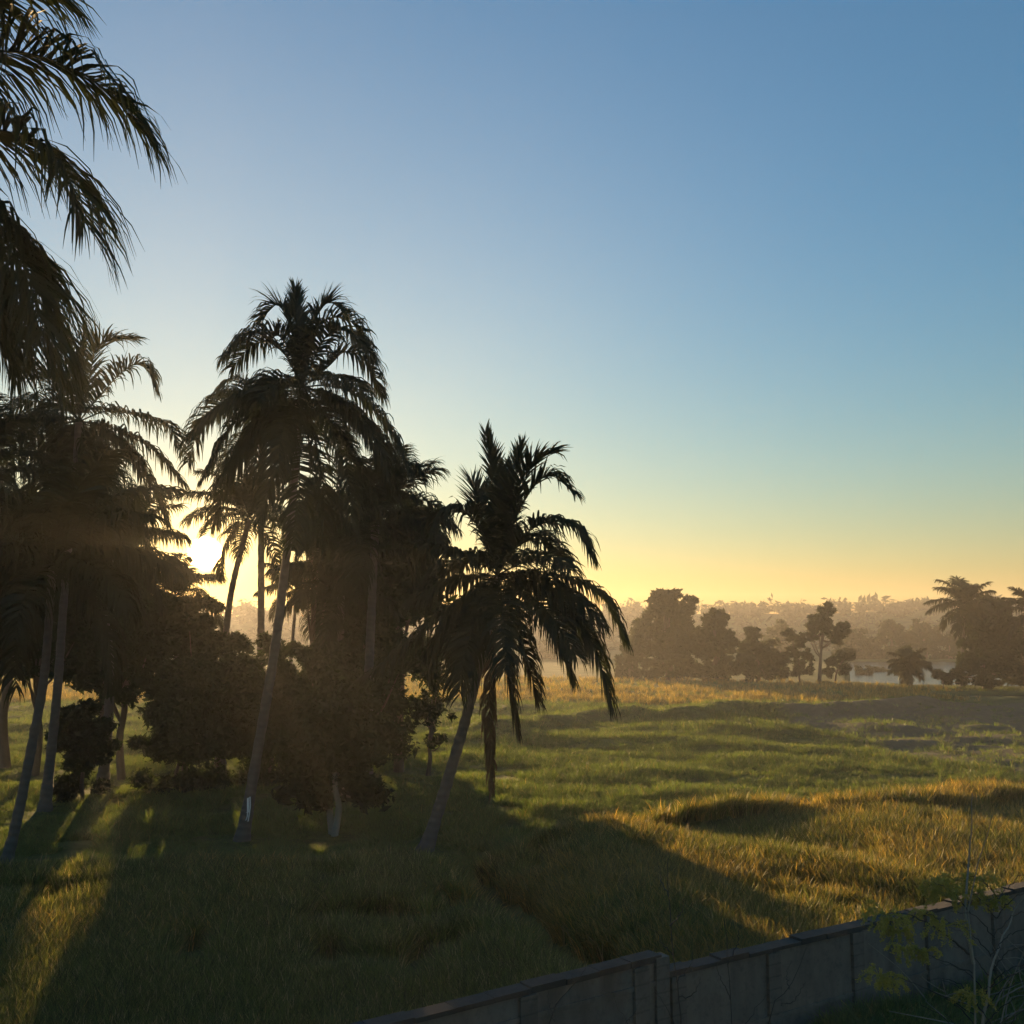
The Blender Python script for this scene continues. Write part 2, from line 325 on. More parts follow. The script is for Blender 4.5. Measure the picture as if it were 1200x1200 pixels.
def palm(label, D, trunk_px, crown_px, fronds=(), n_auto=14, flen=3.8, lf=.75, seed=1, base_r=.2, group='coconut palms', n=46, autos=None, droop=1.0, base_xy=None, width=.05, nuts=False):
    r = np.random.default_rng(seed)
    crown = atd(*crown_px, D)
    if base_xy is None:
        b = atd(*trunk_px[0], D)
    else: b = np.array([*base_xy, 0.0])
    b[2] = hz(b[0], b[1]) - .1
    root = empty('palm_tree', b, label, 'palm tree', group)
    pts = [b] + [atd(*q, D) for q in trunk_px[1:]] + [crown - np.array([0, 0, .1])]
    P = spline(pts, 60); s = np.linspace(0, 1, 60)
    R = base_r * (np.interp(s, [0, .04, .12, .9, 1], [1.75, 1.3, 1.0, .7, .8])) * (1 + .05 * np.sin(np.arange(60) * 2.1)) + r.normal(0, .004, 60)
    mb = MB(); tube(mb, P, R, 10); mb.build('trunk', M['palm_bark'], root, b)
    k = 0
    for fr in fronds:
        kw = dict(fr[1]) if isinstance(fr, tuple) else {}
        pp = fr[0] if isinstance(fr, tuple) else fr
        dz = kw.pop('dz', r.uniform(-1.2, 1.2)); m = len(pp)
        PP = [crown + np.array([0, 0, -.05])] + [atd(*q, D + dz * (j + 1) / m) for j, q in enumerate(pp)]
        frond(root, b, PP, kw.pop('lf', lf), seed * 100 + k, n=kw.pop('n', n), droop=kw.pop('droop', droop), width=kw.pop('width', width), **kw); k += 1
    for j in range(n_auto):
        if autos: phi, e0, bend, L = autos(j, n_auto, r)
        else:
            phi = 2 * math.pi * (j * .382 + r.uniform(-.05, .05)); q = (j + .5) / n_auto
            e0 = math.radians(np.interp(q, [0, .3, .7, 1], [80, 55, 15, -35])) + r.normal(0, .1); bend = np.interp(q, [0, 1], [1.0, 1.25]) + r.normal(0, .12)
            L = flen * r.uniform(.85, 1.1)
        frond(root, b, auto_curve(crown, phi, e0, L, bend), lf, seed * 100 + 50 + j, n=n, droop=droop * 1.15, width=width)
    if nuts:
        for j in range(6):
            ph = r.uniform(0, 6.28); c = crown + np.array([math.cos(ph) * .32, math.sin(ph) * .32, -.35 - r.uniform(0, .35)])
            th = np.linspace(-1, 1, 7); mb = MB(); tube(mb, c + np.stack([0 * th, 0 * th, th * .14], -1), .11 * np.sqrt(np.maximum(1 - th ** 2, .02)), 8)
            mb.build('coconut', M['nut'], root, b)
    return root

def down_fill(j, n, r):                       # fronds that hang toward and away from the camera and fill the skirt
    phi = r.uniform(0, 6.28); return phi, math.radians(r.uniform(-50, 12)), r.uniform(.6, 1.1), r.uniform(3.0, 4.2)
U = dict(droop=.3, spread=30, lf=.5)                # upright spear fronds
# the tall palm in the middle
palm('tallest coconut palm, full round crown on a long grey trunk just right of the sun', 29.97,
     [(283, 985), (290, 950), (302, 880), (322, 760), (337, 640), (347, 540)], (354, 452),
     [([(348, 395), (346, 338)], U), ([(362, 395), (382, 356), (402, 362)], dict(droop=.6, spread=50)), ([(342, 390), (326, 358), (306, 370)], dict(droop=.6, spread=50)), ([(330, 410), (300, 402), (272, 430)], dict(droop=.9)), [(338, 408), (318, 388), (290, 392), (264, 416)],
      [(372, 388), (392, 372), (418, 382), (437, 418)], [(378, 400), (400, 386), (428, 408)], [(384, 430), (405, 412), (430, 424), (448, 462)],
      [(385, 452), (418, 464), (454, 500), (480, 556)], [(372, 478), (395, 510), (425, 560), (446, 610)],
      [(320, 448), (275, 462), (238, 492), (220, 542)], [(325, 440), (308, 465), (302, 520), (300, 560)],
      [(335, 470), (300, 510), (268, 560), (250, 610)], [(345, 490), (325, 540), (305, 610)], [(362, 490), (378, 560), (380, 640)], [(372, 470), (405, 540), (412, 620)],
      [(340, 480), (290, 520), (255, 570)], [(352, 500), (350, 580), (345, 640)], [(380, 465), (430, 510), (462, 580)], [(330, 455), (280, 490), (240, 560)]],
     n_auto=8, autos=down_fill, seed=3, lf=.72, n=52, base_r=.155, nuts=True)
# the leaning palm at the right of the grove
palm('leaning coconut palm at the right end of the grove, dead frond hanging beside it', 28.28,
     [(497, 1000), (512, 955), (535, 880), (553, 815), (568, 750)], (583, 672),
     [([(583, 590), (569, 507)], U), ([(596, 590), (611, 522)], U), ([(606, 580), (622, 545), (646, 530)], dict(droop=.6, spread=45)),
      ([(608, 600), (640, 558), (671, 575)], dict(droop=.8)), ([(574, 620), (553, 563)], dict(droop=.4, spread=45)), ([(592, 610), (592, 545)], dict(U, dz=1.5)),
      [(568, 630), (545, 600), (522, 600), (508, 622)], [(560, 656), (530, 648), (492, 640)], [(555, 678), (520, 688), (485, 704)],
      ([(552, 700), (510, 730), (465, 768), (424, 796)], dict(lf=.8)), [(612, 630), (642, 612), (675, 618), (692, 650)], [(615, 672), (660, 678), (705, 698), (731, 748)],
      ([(612, 684), (655, 706), (692, 752), (714, 820)], dict(lf=.85)), ([(596, 705), (612, 750), (631, 822)], dict(lf=.6)), [(586, 720), (592, 780), (604, 852)],
      ([(577, 730), (574, 820), (577, 924)], dict(mat='frond_dry', lf=.5, droop=3.0, spread=25, dz=.3, width=.06)),
      [(562, 700), (545, 740), (543, 786)], ([(610, 660), (640, 650), (668, 668)], dict(dz=-2.5)), [(604, 690), (640, 730), (668, 790)], [(572, 690), (535, 715), (505, 760)],
      ([(615, 680), (665, 715), (700, 765)], dict(lf=.8, dz=1.5)), ([(600, 640), (628, 628), (655, 645)], dict(dz=2)), ([(566, 660), (530, 665), (500, 690)], dict(dz=1.5))],
     n_auto=6, autos=down_fill, seed=4, lf=.72, n=52, base_r=.165, width=.055, nuts=True)
# the palm with the upright spears at the left
palm('coconut palm with two upright spear leaves above the left part of the grove', 34.85,
     [(52, 950), (60, 880), (68, 800), (75, 700), (84, 600)], (93, 492),
     [([(86, 440), (79, 386)], dict(droop=.15, spread=3, lf=.42)), ([(97, 440), (99, 379)], dict(droop=.15, spread=3, lf=.42)), ([(104, 450), (115, 405), (152, 396)], dict(droop=.5, spread=45)),
      [(112, 470), (145, 434), (168, 428), (181, 452)], [(125, 482), (160, 487), (198, 500), (215, 530)], [(125, 500), (175, 524), (212, 562)], [(125, 510), (165, 545), (196, 612)],
      [(70, 472), (45, 470), (18, 478), (2, 500)], [(65, 490), (30, 508), (-10, 545)], [(110, 540), (135, 590), (150, 650)], [(100, 540), (112, 600), (118, 670)],
      [(85, 540), (70, 590), (58, 650)], [(75, 520), (40, 560), (18, 620)], [(60, 500), (15, 540), (-25, 610)], [(118, 520), (155, 580), (175, 660)], [(70, 460), (58, 436), (38, 442)]],
     n_auto=10, autos=down_fill, seed=5, lf=.8, n=46, base_r=.16)
# the near palm whose fronds hang in at the top left
palm('near coconut palm whose long fronds reach in at the top left corner', 9.2,
     [(-300, 1500), (-310, 900), (-325, 500)], (-330, 190),
     [([(-160, 85), (0, 60), (75, 77), (125, 106), (163, 150)], dict(dz=.4)), ([(-150, 148), (0, 153), (52, 180), (80, 215), (98, 262)], dict(dz=-.3)),
      ([(-110, 205), (0, 258), (42, 328), (52, 370), (62, 430)], dict(dz=.6)), ([(-160, 40), (-30, -28), (20, -26), (45, -16)], dict(dz=-.5)),
      ([(-130, 230), (-30, 285), (10, 350), (22, 430)], dict(dz=1.2)), ([(-130, 215), (-20, 270), (28, 320), (50, 390)], dict(dz=-.6)), ([(-150, 240), (-40, 320), (0, 400)], dict(dz=.4)),
      [(-350, 60), (-380, -40)], [(-430, 120), (-560, 180)], [(-420, 220), (-520, 330)], [(-340, 280), (-350, 420)]],
     n_auto=4, autos=down_fill, seed=6, lf=.78, n=96, width=.025, droop=.8, base_r=.18)
# the rest of the grove
palm('slender coconut palm with a dark leaning trunk at the far left edge', 25.0, [(2, 1035), (20, 960), (38, 870), (52, 790)], (62, 660), n_auto=20, flen=3.4, lf=.7, seed=7, base_r=.13, droop=1.3)
palm('coconut palm half outside the left edge, below the upright spear leaves', 31, [(-60, 960), (-60, 800)], (-50, 575), n_auto=22, flen=3.9, lf=.8, seed=8)
palm('low coconut palm in the dark mass left of the sun, drooping fronds', 40, [(120, 920), (128, 820)], (128, 650), n_auto=22, flen=3.4, lf=.8, seed=9, droop=1.3)
palm('thin coconut palm standing right behind the sun glow, its slim trunk leaning right', 46, [(258, 890), (262, 790), (270, 700)], (292, 606), n_auto=16, flen=3.3, lf=.7, seed=10, base_r=.18)
palm('coconut palm behind the tallest crown, one pale frond tip showing on its left', 50, [(305, 880), (306, 700)], (306, 500), [[(285, 450), (268, 446), (256, 456)]], n_auto=12, flen=3.4, lf=.7, seed=11)
palm('coconut palm in the dark mass between the tallest palm and the leaning palm', 38, [(430, 920), (432, 800)], (440, 610), [[(470, 585), (505, 590), (532, 618)], [(475, 610), (515, 635), (540, 670)], [(465, 560), (478, 545), (492, 556)]], n_auto=20, flen=3.6, lf=.8, seed=12)
palm('low coconut palm under the dark mass, crown level with the sun', 43, [(395, 900), (398, 820)], (400, 690), n_auto=20, flen=3.4, lf=.8, seed=13, droop=1.3)
palm('small young palm seen against the golden gap beside the tall ringed trunk', 56, [(342, 860), (340, 790)], (348, 692), n_auto=12, flen=2.5, lf=.5, seed=14, base_r=.12)
palm('coconut palm low behind the sun, crown dark in the glare', 52, [(205, 870), (208, 800)], (205, 700), n_auto=14, flen=3.2, lf=.7, seed=15)
# across the field
palm('far coconut palm rising above the dark riverside trees at the right', 113, [(1128, 800), (1128, 760)], (1131, 712), n_auto=22, flen=4.0, lf=.9, seed=16, n=26, group='palms across the field', width=.12)
palm('far coconut palm cut by the right edge of the picture', 108, [(1215, 800), (1214, 760)], (1212, 722), n_auto=18, flen=3.8, lf=.9, seed=17, n=24, group='palms across the field', width=.12)
palm('small bushy palm in front of the round bush by the river', 112, [(1066, 800), (1066, 792)], (1066, 782), n_auto=14, flen=2.6, lf=.7, seed=18, n=22, group='palms across the field', width=.12, base_r=.15)

# white strips on the tall trunk
o = atd(291, 946, 29.7); mb = MB()
for dx, dzz, L in ((.05, 0, .68), (-.02, -.2, .45), (.0, -.12, .3)):
    P = spline([o + np.array([dx, -.05, .3 + dzz * .2]), o + np.array([dx + .03, -.12, 0 + dzz]), o + np.array([dx - .02, -.1, .3 - L + dzz])], 10)
    a = np.array([.015, 0, .004]); V = np.stack([P - a, P + a, P + a + [0, .004, 0], P - a + [0, .004, 0]], 1)
    b = np.arange(9)[:, None] * 4; q = np.arange(4)[None]; q2 = (q + 1) % 4
    mb.add(V, np.stack([b + q, b + q2, b + 4 + q2, b + 4 + q], -1).reshape(-1, 4))
tag(mb.build('plastic_strip', M['plastic'], None, o), 'white plastic strips tied to the lower trunk of the tallest palm', 'plastic strip')

# ------------------------------------------------------------------ broadleaf trees and bushes
def leaf_cloud(mb, C, R, n, size, r, flat=.35):
    """n leaves round each clump centre: rhombs with a bent midrib"""
    C = np.asarray(C); m = len(C) * n
    cc = np.repeat(C, n, 0); rr = np.repeat(np.broadcast_to(R, (len(C),)), n)
    d = norm(r.normal(0, 1, (m, 3))); rad = r.random(m) ** .55 * r.uniform(.75, 1.3, m)
    p = cc + d * (rad * rr)[:, None] * np.array([1, 1, .72])
    nrm = norm(d * .6 + r.normal(0, 1, (m, 3)) + np.array([0, 0, flat * 2]))
    a = norm(np.cross(nrm, r.normal(0, 1, (m, 3)))); b = np.cross(nrm, a)
    s = size * np.clip(r.lognormal(-.08, .38, m), .35, 2.0)[:, None]
    V = np.stack([p - a * s, p + b * s * .38 - nrm * s * .12, p + a * s - nrm * s * .1, p - b * s * .38 - nrm * s * .12], 1)
    V = V[clear_of_sun(p, .0145)]; m = len(V); mb.add(V, np.arange(m * 4).reshape(m, 4))
def tree(name, label, cat, base, clumps, leaves, leaf, mat, seed, trunk_h=None, trunk_r=.15, bark='bark', group=None, crown_name='crown', limbs=9, stems=1, flat=.35):
    """clumps: list of (centre, radius)"""
    r = np.random.default_rng(seed); b = np.array(base, float)
    root = empty(name, b, label, cat, group)
    C = np.array([c for c, _ in clumps]); R = np.array([q for _, q in clumps])
    mb = MB()
    top = C[np.argmax(C[:, 2])]; mid = C.mean(0)
    th = trunk_h if trunk_h else (mid[2] - b[2]) * .55
    for s in range(stems):
        off = np.array([r.uniform(-.4, .4), r.uniform(-.4, .4), 0]) * (stems > 1)
        fork = np.array([b[0] * .5 + mid[0] * .5, b[1] * .5 + mid[1] * .5, b[2] + th]) + off * 2
        P = spline([b + off * .6, b * .5 + fork * .5 + r.normal(0, .05, 3) * th, fork, fork * .4 + top * .6], 16)
        tube(mb, P, np.linspace(trunk_r * 1.2, trunk_r * .4, 16) / (1 if stems == 1 else 1.5), 7)
        for j in r.choice(len(C), min(limbs, len(C)), replace=False):
            q = C[j]; s0 = P[r.integers(6, 13)]
            tube(mb, spline([s0, s0 * .5 + q * .5 + np.array([0, 0, -.1 * np.linalg.norm(q - s0)]) + r.normal(0, .08, 3), q + (q - s0) * .1], 9), np.linspace(trunk_r * .45, trunk_r * .08, 9), 5)
    mb.build('trunk' if cat != 'bush' else 'stem', M[bark], root, b)
    mb = MB(); leaf_cloud(mb, C, R, leaves, leaf, r, flat)
    mb.build(crown_name, M[mat], root, b, smooth=False)
    return root
def blob_clumps(c, rad, n, r, cr=(.15, .36), shell=.55, squash_low=True):
    """clump centres filling an uneven ellipsoid"""
    c = np.array(c); rad = np.array(rad); out = []
    for k in range(n):
        d = norm(r.normal(0, 1, 3)); q = shell + (1 - shell) * r.random()
        if squash_low and d[2] < -.3: d[2] *= .7
        out.append((c + d * rad * q * .82 * r.uniform(.6, 1.24), rad.mean() * r.uniform(*cr)))
    for k in range(n // 4):                       # shoots that break the outline
        d = norm(r.normal(0, 1, 3) + np.array([0, 0, .5])); out.append((c + d * rad * r.uniform(.8, 1.02), rad.mean() * r.uniform(.12, .2)))
    for k in range(n // 4):                       # skirt down to the ground
        ph = r.uniform(0, 6.28); q = r.uniform(.2, .85); out.append((c + np.array([math.cos(ph) * rad[0] * q, math.sin(ph) * rad[1] * q, -rad[2] * r.uniform(.6, 1.0)]), rad.mean() * r.uniform(.2, .32)))
    for k in range(max(3, n // 4)): out.append((c + r.normal(0, .25, 3) * rad, rad.mean() * cr[1]))
    return out
def px_bush(label, px, py_top, py_bot, halfw_px, D, seed, leaves=230, leaf=.11, n=34, mat='leaf_bush', name='bush', cat='bush', group='bushes of the grove', depth=None, shell=.5, **kw):
    r = np.random.default_rng(seed)
    t, bt = atd(px, py_top, D), atd(px, py_bot, D); sx = halfw_px / F_PX * D; hzr = (t[2] - bt[2]) / 2
    c = (t + bt) / 2; g = hz(c[0], c[1])
    cl = blob_clumps(c, (sx, depth or sx * .8, hzr), n, r, shell=shell)
    return tree(name, label, cat, (c[0], c[1], g - .05), cl, leaves, leaf, mat, seed, group=group, crown_name='foliage' if cat == 'bush' else 'crown', trunk_r=kw.pop('trunk_r', .07), **kw)

B = px_bush
B('dark leafy bush beside the two thin trunks at the left', 102, 785, 935, 38, 37, 21, n=34, leaf=.11, leaves=330)
B('dense black bush at the foot of the grove, below and left of the sun', 212, 752, 950, 50, 38, 22, n=48, leaves=400, leaf=.115)
B('tall dark bush directly under the sun', 258, 735, 945, 50, 40, 23, n=50, leaves=400, leaf=.115)
B('broad dark bush behind the ringed trunk of the tallest palm', 320, 736, 940, 66, 40, 24, n=56, leaves=400, leaf=.115)
B('dark bush right of the tallest trunk, its top level against the golden gap', 375, 742, 930, 58, 42, 25, n=44, leaves=400, leaf=.115)
B('small tree with two pale stems and a low dark crown, between the two big palms', 395, 790, 940, 66, 30.6, 26, n=70, leaves=260, name='broadleaf_tree', cat='tree', group='small trees of the grove', trunk_r=.14, bark='pale_bark', stems=2, leaf=.13)
B('thin small tree with open leafy branches just left of the leaning trunk', 502, 792, 872, 30, 43, 27, n=16, leaves=80, leaf=.12, name='broadleaf_tree', cat='tree', group='small trees of the grove', trunk_r=.09, shell=.3)
B('tall leafy tree filling the gap behind the low crown, right of the tallest trunk', 412, 590, 800, 52, 46, 28, n=66, leaves=360, leaf=.16, name='broadleaf_tree', cat='tree', group='small trees of the grove', trunk_r=.2)
B('leafy tree in the dark mass left of the leaning palm crown', 470, 572, 790, 56, 44, 29, n=66, leaves=360, leaf=.16, name='broadleaf_tree', cat='tree', group='small trees of the grove', trunk_r=.2)
B('leafy tree at the left edge behind the palms', 20, 570, 775, 80, 45, 30, n=70, leaves=360, leaf=.16, name='broadleaf_tree', cat='tree', group='small trees of the grove', trunk_r=.2)
B('wide leafy tree behind the palm with the upright spears, left of the sun', 120, 590, 800, 68, 47, 35, n=80, leaves=360, leaf=.16, name='broadleaf_tree', cat='tree', group='small trees of the grove', trunk_r=.2)
B('low leafy tree in the dark mass below the tallest crown, right of its trunk', 370, 560, 650, 40, 44, 36, n=30, leaves=340, leaf=.14, name='broadleaf_tree', cat='tree', group='small trees of the grove', trunk_r=.15)
B('dark leafy tree low between the left palms and the sun', 150, 680, 815, 62, 42, 37, n=46, leaves=340, leaf=.14, name='broadleaf_tree', cat='tree', group='small trees of the grove', trunk_r=.15)
B('dark leafy tree low at the left, above the patch of sunlit field', 50, 690, 790, 50, 43, 38, n=50, leaves=340, leaf=.14, name='broadleaf_tree', cat='tree', group='small trees of the grove', trunk_r=.15)
B('dark leafy tree directly below the sun, above the tall bush', 222, 692, 800, 40, 44, 39, n=44, leaves=330, leaf=.14, name='broadleaf_tree', cat='tree', group='small trees of the grove', trunk_r=.12)
B('dark leafy tree in the lower mass left of the leaning trunk', 435, 690, 880, 58, 43, 40, n=60, leaves=340, leaf=.14, name='broadleaf_tree', cat='tree', group='small trees of the grove', trunk_r=.15)
B('low bush at the far end of the grove, under the fronds of the leaning palm', 443, 795, 872, 36, 50, 31, n=34, leaf=.11, leaves=330)

# far trees across the field
def far_tree(label, D, clump_px, base_px, seed, leaves=150, leaf=.28, mat='leaf_olive', name='broadleaf_tree', cat='tree', group='trees across the field', base_py=None, dep=None, **kw):
    """clump_px: list of (px, py, radius px)"""
    r = np.random.default_rng(seed); cl = []
    for px, py, rp in clump_px:
        R = rp / F_PX * D
        c0 = atd(px, py, D + r.uniform(-1, 1) * (dep or R))
        m = max(14, int(rp * 1.4))
        for k in range(m):
            d = norm(r.normal(0, 1, 3)); cl.append((c0 + d * R * r.uniform(.2, .95), R * r.uniform(.2, .42)))
    b = atd(base_px[0], base_px[1], D); b[2] = hz(b[0], b[1]) - .1
    return tree(name, label, cat, b, cl, leaves, leaf, mat, seed, group=group, crown_name='foliage' if cat == 'bush' else 'crown', **kw)
far_tree('biggest misty tree of the clump across the field, tall and flat topped', 127, [(778, 720, 22), (762, 735, 24), (800, 728, 22), (785, 705, 17), (770, 702, 13), (806, 706, 12), (755, 760, 22), (790, 760, 26), (770, 785, 18), (800, 785, 18), (815, 750, 16)], (785, 798), 41, trunk_r=.5, leaves=120)
far_tree('second misty tree of the clump, round topped, beside the biggest one', 124, [(838, 735, 20), (840, 722, 13), (850, 752, 16), (832, 762, 20), (850, 782, 16), (826, 785, 14)], (840, 798), 42, trunk_r=.35, leaves=130)
far_tree('low wide misty tree at the right end of the clump', 122, [(880, 758, 18), (895, 765, 18), (910, 775, 14), (872, 780, 18), (900, 788, 12), (882, 742, 9), (918, 790, 8)], (888, 799), 43, trunk_r=.3, leaves=130)
far_tree('small misty tree at the left end of the clump', 130, [(738, 772, 14), (728, 785, 11), (745, 788, 12), (735, 758, 8)], (737, 798), 44, trunk_r=.25, leaves=120)
far_tree('lone slender tree with an umbrella crown, bare forked trunk across the field', 118, [(967, 720, 13), (955, 732, 11), (985, 736, 12), (970, 714, 9), (950, 744, 8), (980, 748, 10), (966, 736, 8)], (960, 799), 45, trunk_r=.2, leaves=130, leaf=.22, limbs=14, trunk_h=5.2)
far_tree('low spreading tree under the lone umbrella tree, on its right', 119, [(985, 768, 10), (996, 767, 8), (975, 775, 8), (990, 784, 9), (970, 786, 8)], (978, 799), 46, trunk_r=.12, leaves=110, leaf=.22)
far_tree('low spreading tree between the clump and the lone umbrella tree', 121, [(938, 750, 10), (930, 765, 10), (945, 768, 9), (935, 783, 11), (925, 745, 8), (948, 785, 8)], (938, 799), 47, trunk_r=.12, leaves=90, leaf=.22)
far_tree('round grey bush by the bright water', 116, [(1060, 768, 11), (1070, 775, 9), (1052, 780, 9), (1075, 770, 7), (1060, 790, 9)], (1062, 800), 48, trunk_r=.12, leaves=130, leaf=.2, name='bush', cat='bush', group='bushes along the river')
far_tree('tall dark tree at the right, just beside the far palm', 114, [(1162, 722, 24), (1150, 710, 15), (1174, 714, 15), (1182, 740, 22), (1152, 750, 24), (1178, 765, 22), (1135, 768, 18), (1145, 730, 16)], (1160, 808), 49, trunk_r=.4, leaves=170, mat='leaf')
far_tree('big dark rounded bush at the right over the bright water', 107, [(1160, 775, 18), (1140, 780, 15), (1178, 785, 18), (1125, 792, 12), (1155, 797, 13), (1195, 790, 16), (1110, 798, 8)], (1155, 812), 50, trunk_r=.3, leaves=190, leaf=.2, name='bush', cat='bush', group='bushes along the river', mat='leaf')
far_tree('dark bush running out of the picture at the right edge', 108, [(1212, 760, 22), (1225, 785, 20), (1205, 795, 14)], (1212, 812), 51, trunk_r=.3, leaves=170, leaf=.2, name='bush', cat='bush', group='bushes along the river', mat='leaf')
for k, (px, py, rp, D, lab) in enumerate([(1012, 784, 8, 150, 'low grey bush right of the lone umbrella tree'), (1034, 786, 7, 160, 'low grey bush left of the round grey bush'), (1105, 790, 8, 106, 'low dark bush left of the big rounded bush')]):
    far_tree(lab, D, [(px - 5, py, rp), (px + 6, py + 3, rp * .8)], (px, 800), 60 + k, trunk_r=.06, leaves=120, leaf=.2, name='bush', cat='bush', group='bushes along the river')
for k, (px, py, w, lab) in enumerate([(1000, 748, 22, 'misty tree on the far bank behind the lone umbrella tree'), (1045, 740, 24, 'tall misty tree on the far bank above the round bush'), (1085, 738, 24, 'tall misty tree on the far bank left of the far palm'),
                                   (1115, 755, 18, 'misty tree on the far bank partly behind the dark riverside trees'), (1022, 765, 16, 'lower misty tree on the far bank, nearest above the river gleam'), (915, 740, 20, 'misty tree on the far bank above the low end of the clump'),
                                   (690, 752, 22, 'misty tree far behind the drooping fronds of the leaning palm'), (650, 758, 18, 'misty tree far behind the leaning palm, lower and left'), (1195, 742, 24, 'misty tree on the far bank at the right edge')]):
    far_tree(lab, 222, [(px, py, w * .75), (px - w * .6, py + 14, w * .6), (px + w * .6, py + 12, w * .6), (px, py + 24, w * .6)], (px, 778), 80 + k, trunk_r=.3, leaves=55, leaf=.5, group='misty trees on the far bank', mat='leaf')

# ------------------------------------------------------------------ distant wooded ridge
RID_PX = [-700, -200, 300, 520, 700, 850, 1000, 1100, 1200, 1400, 1900]
RID_PY = [704, 706, 708, 709, 707, 704, 702, 699, 697, 694, 690]
RD = 400.0
hx = np.linspace(-545, 545, 140); hy = np.array([300, 330, 350, 370, 385, 400, 420, 450, 490, 530.])
hprof = np.array([-.5, .05, .25, .55, .8, 1.0, 1.0, .9, .5, -.05])
HX, HY = np.meshgrid(hx, hy)
ridge_top = np.array([atd(p, q, RD)[2] for p, q in zip(RID_PX, RID_PY)]) - 5
top = np.interp(hx / RD * F_PX + 600, RID_PX, ridge_top)
HZ = hprof[:, None] * (top[None] + 1.5 * vnoise(HX, HY, 40, 9)) + .02
i = (np.arange(9)[:, None] * 140 + np.arange(139)[None]).ravel()
tag(build('hills', np.stack([HX, HY, HZ], -1), np.stack([i, i + 1, i + 141, i + 140], -1), M['ground']), kind='structure')
mb = MB(); r = np.random.default_rng(99)
for k in range(1500):
    x = r.uniform(-430, 430); j = r.random(); y = 305 + 105 * j if k > 500 else r.uniform(392, 412)
    h = np.interp(y, hy, hprof) * np.interp(x / RD * F_PX + 600, RID_PX, ridge_top); s = r.uniform(2.2, 4.2) * (1.25 if r.random() < .06 else 1)
    C = np.array([x, y, h]) + r.normal(0, 1, (5, 3)) * np.array([s * .5, s * .5, s * .3]) + np.array([0, 0, s * .55])
    leaf_cloud(mb, C, s * .55, 9, s * .3, r)
tag(mb.build('distant_forest', M['leaf'], None, (0, 350, 0), smooth=False), 'misty wooded ridge along the whole horizon', 'forest', kind='stuff')

# ------------------------------------------------------------------ crops and grass
def tuft(name, mat, n, h, w, lean, curve, seed, segs=4, radius=.07):
    r = np.random.default_rng(seed)
    ph = r.uniform(0, 6.28, n); b = np.stack([np.cos(ph), np.sin(ph), 0 * ph], -1) * (radius * np.sqrt(r.random(n)))[:, None]
    az = ph + r.normal(0, .7, n); ln = lean * r.uniform(.2, 1.3, n); L = h * r.uniform(.65, 1.12, n)
    p = b; pts = [b]; e = math.pi / 2 - ln
    for k in range(segs):
        d = np.stack([np.cos(e) * np.cos(az), np.cos(e) * np.sin(az), np.sin(e)], -1); p = p + d * (L / segs)[:, None]; pts.append(p)
        e = e - curve * r.uniform(.5, 1.3, n) * (k + 1) / segs
    pts = np.stack(pts, 1); ta = az + math.pi / 2 + r.normal(0, .5, n)
    W = np.stack([np.cos(ta), np.sin(ta), 0 * ta], -1)[:, None]
    tp = np.interp(np.linspace(0, 1, segs + 1), [0, .4, 1], [.8, 1, .08]); half = W * (w * .5 * tp)[None, :, None]
    V = np.stack([pts - half, pts + half], 2); st = (segs + 1) * 2
    q = np.arange(n)[:, None] * st + np.arange(segs)[None] * 2
    return build(name, V, np.stack([q, q + 1, q + 3, q + 2], -1).reshape(-1, 4), M[mat], link=False)
def tuft_collection(name, objs):
    c = bpy.data.collections.new(name)
    for o in objs: c.objects.link(o)
    return c
rice_c = tuft_collection('rice tufts', [tuft('rice tuft', 'rice', 28, .40, .012, .28, .4, s) for s in range(4)])
ripe_sunglow_c = tuft_collection('ripe rice and sunglow tufts', [tuft('ripe rice tuft', 'rice_ripe_sunglow', 26, .42, .012, .28, .6, s + 10) for s in range(4)])
gras_c = tuft_collection('grass tufts', [tuft('grass tuft', 'grass', 20, .29, .011, .75, .6, s + 20, radius=.12) for s in range(4)])
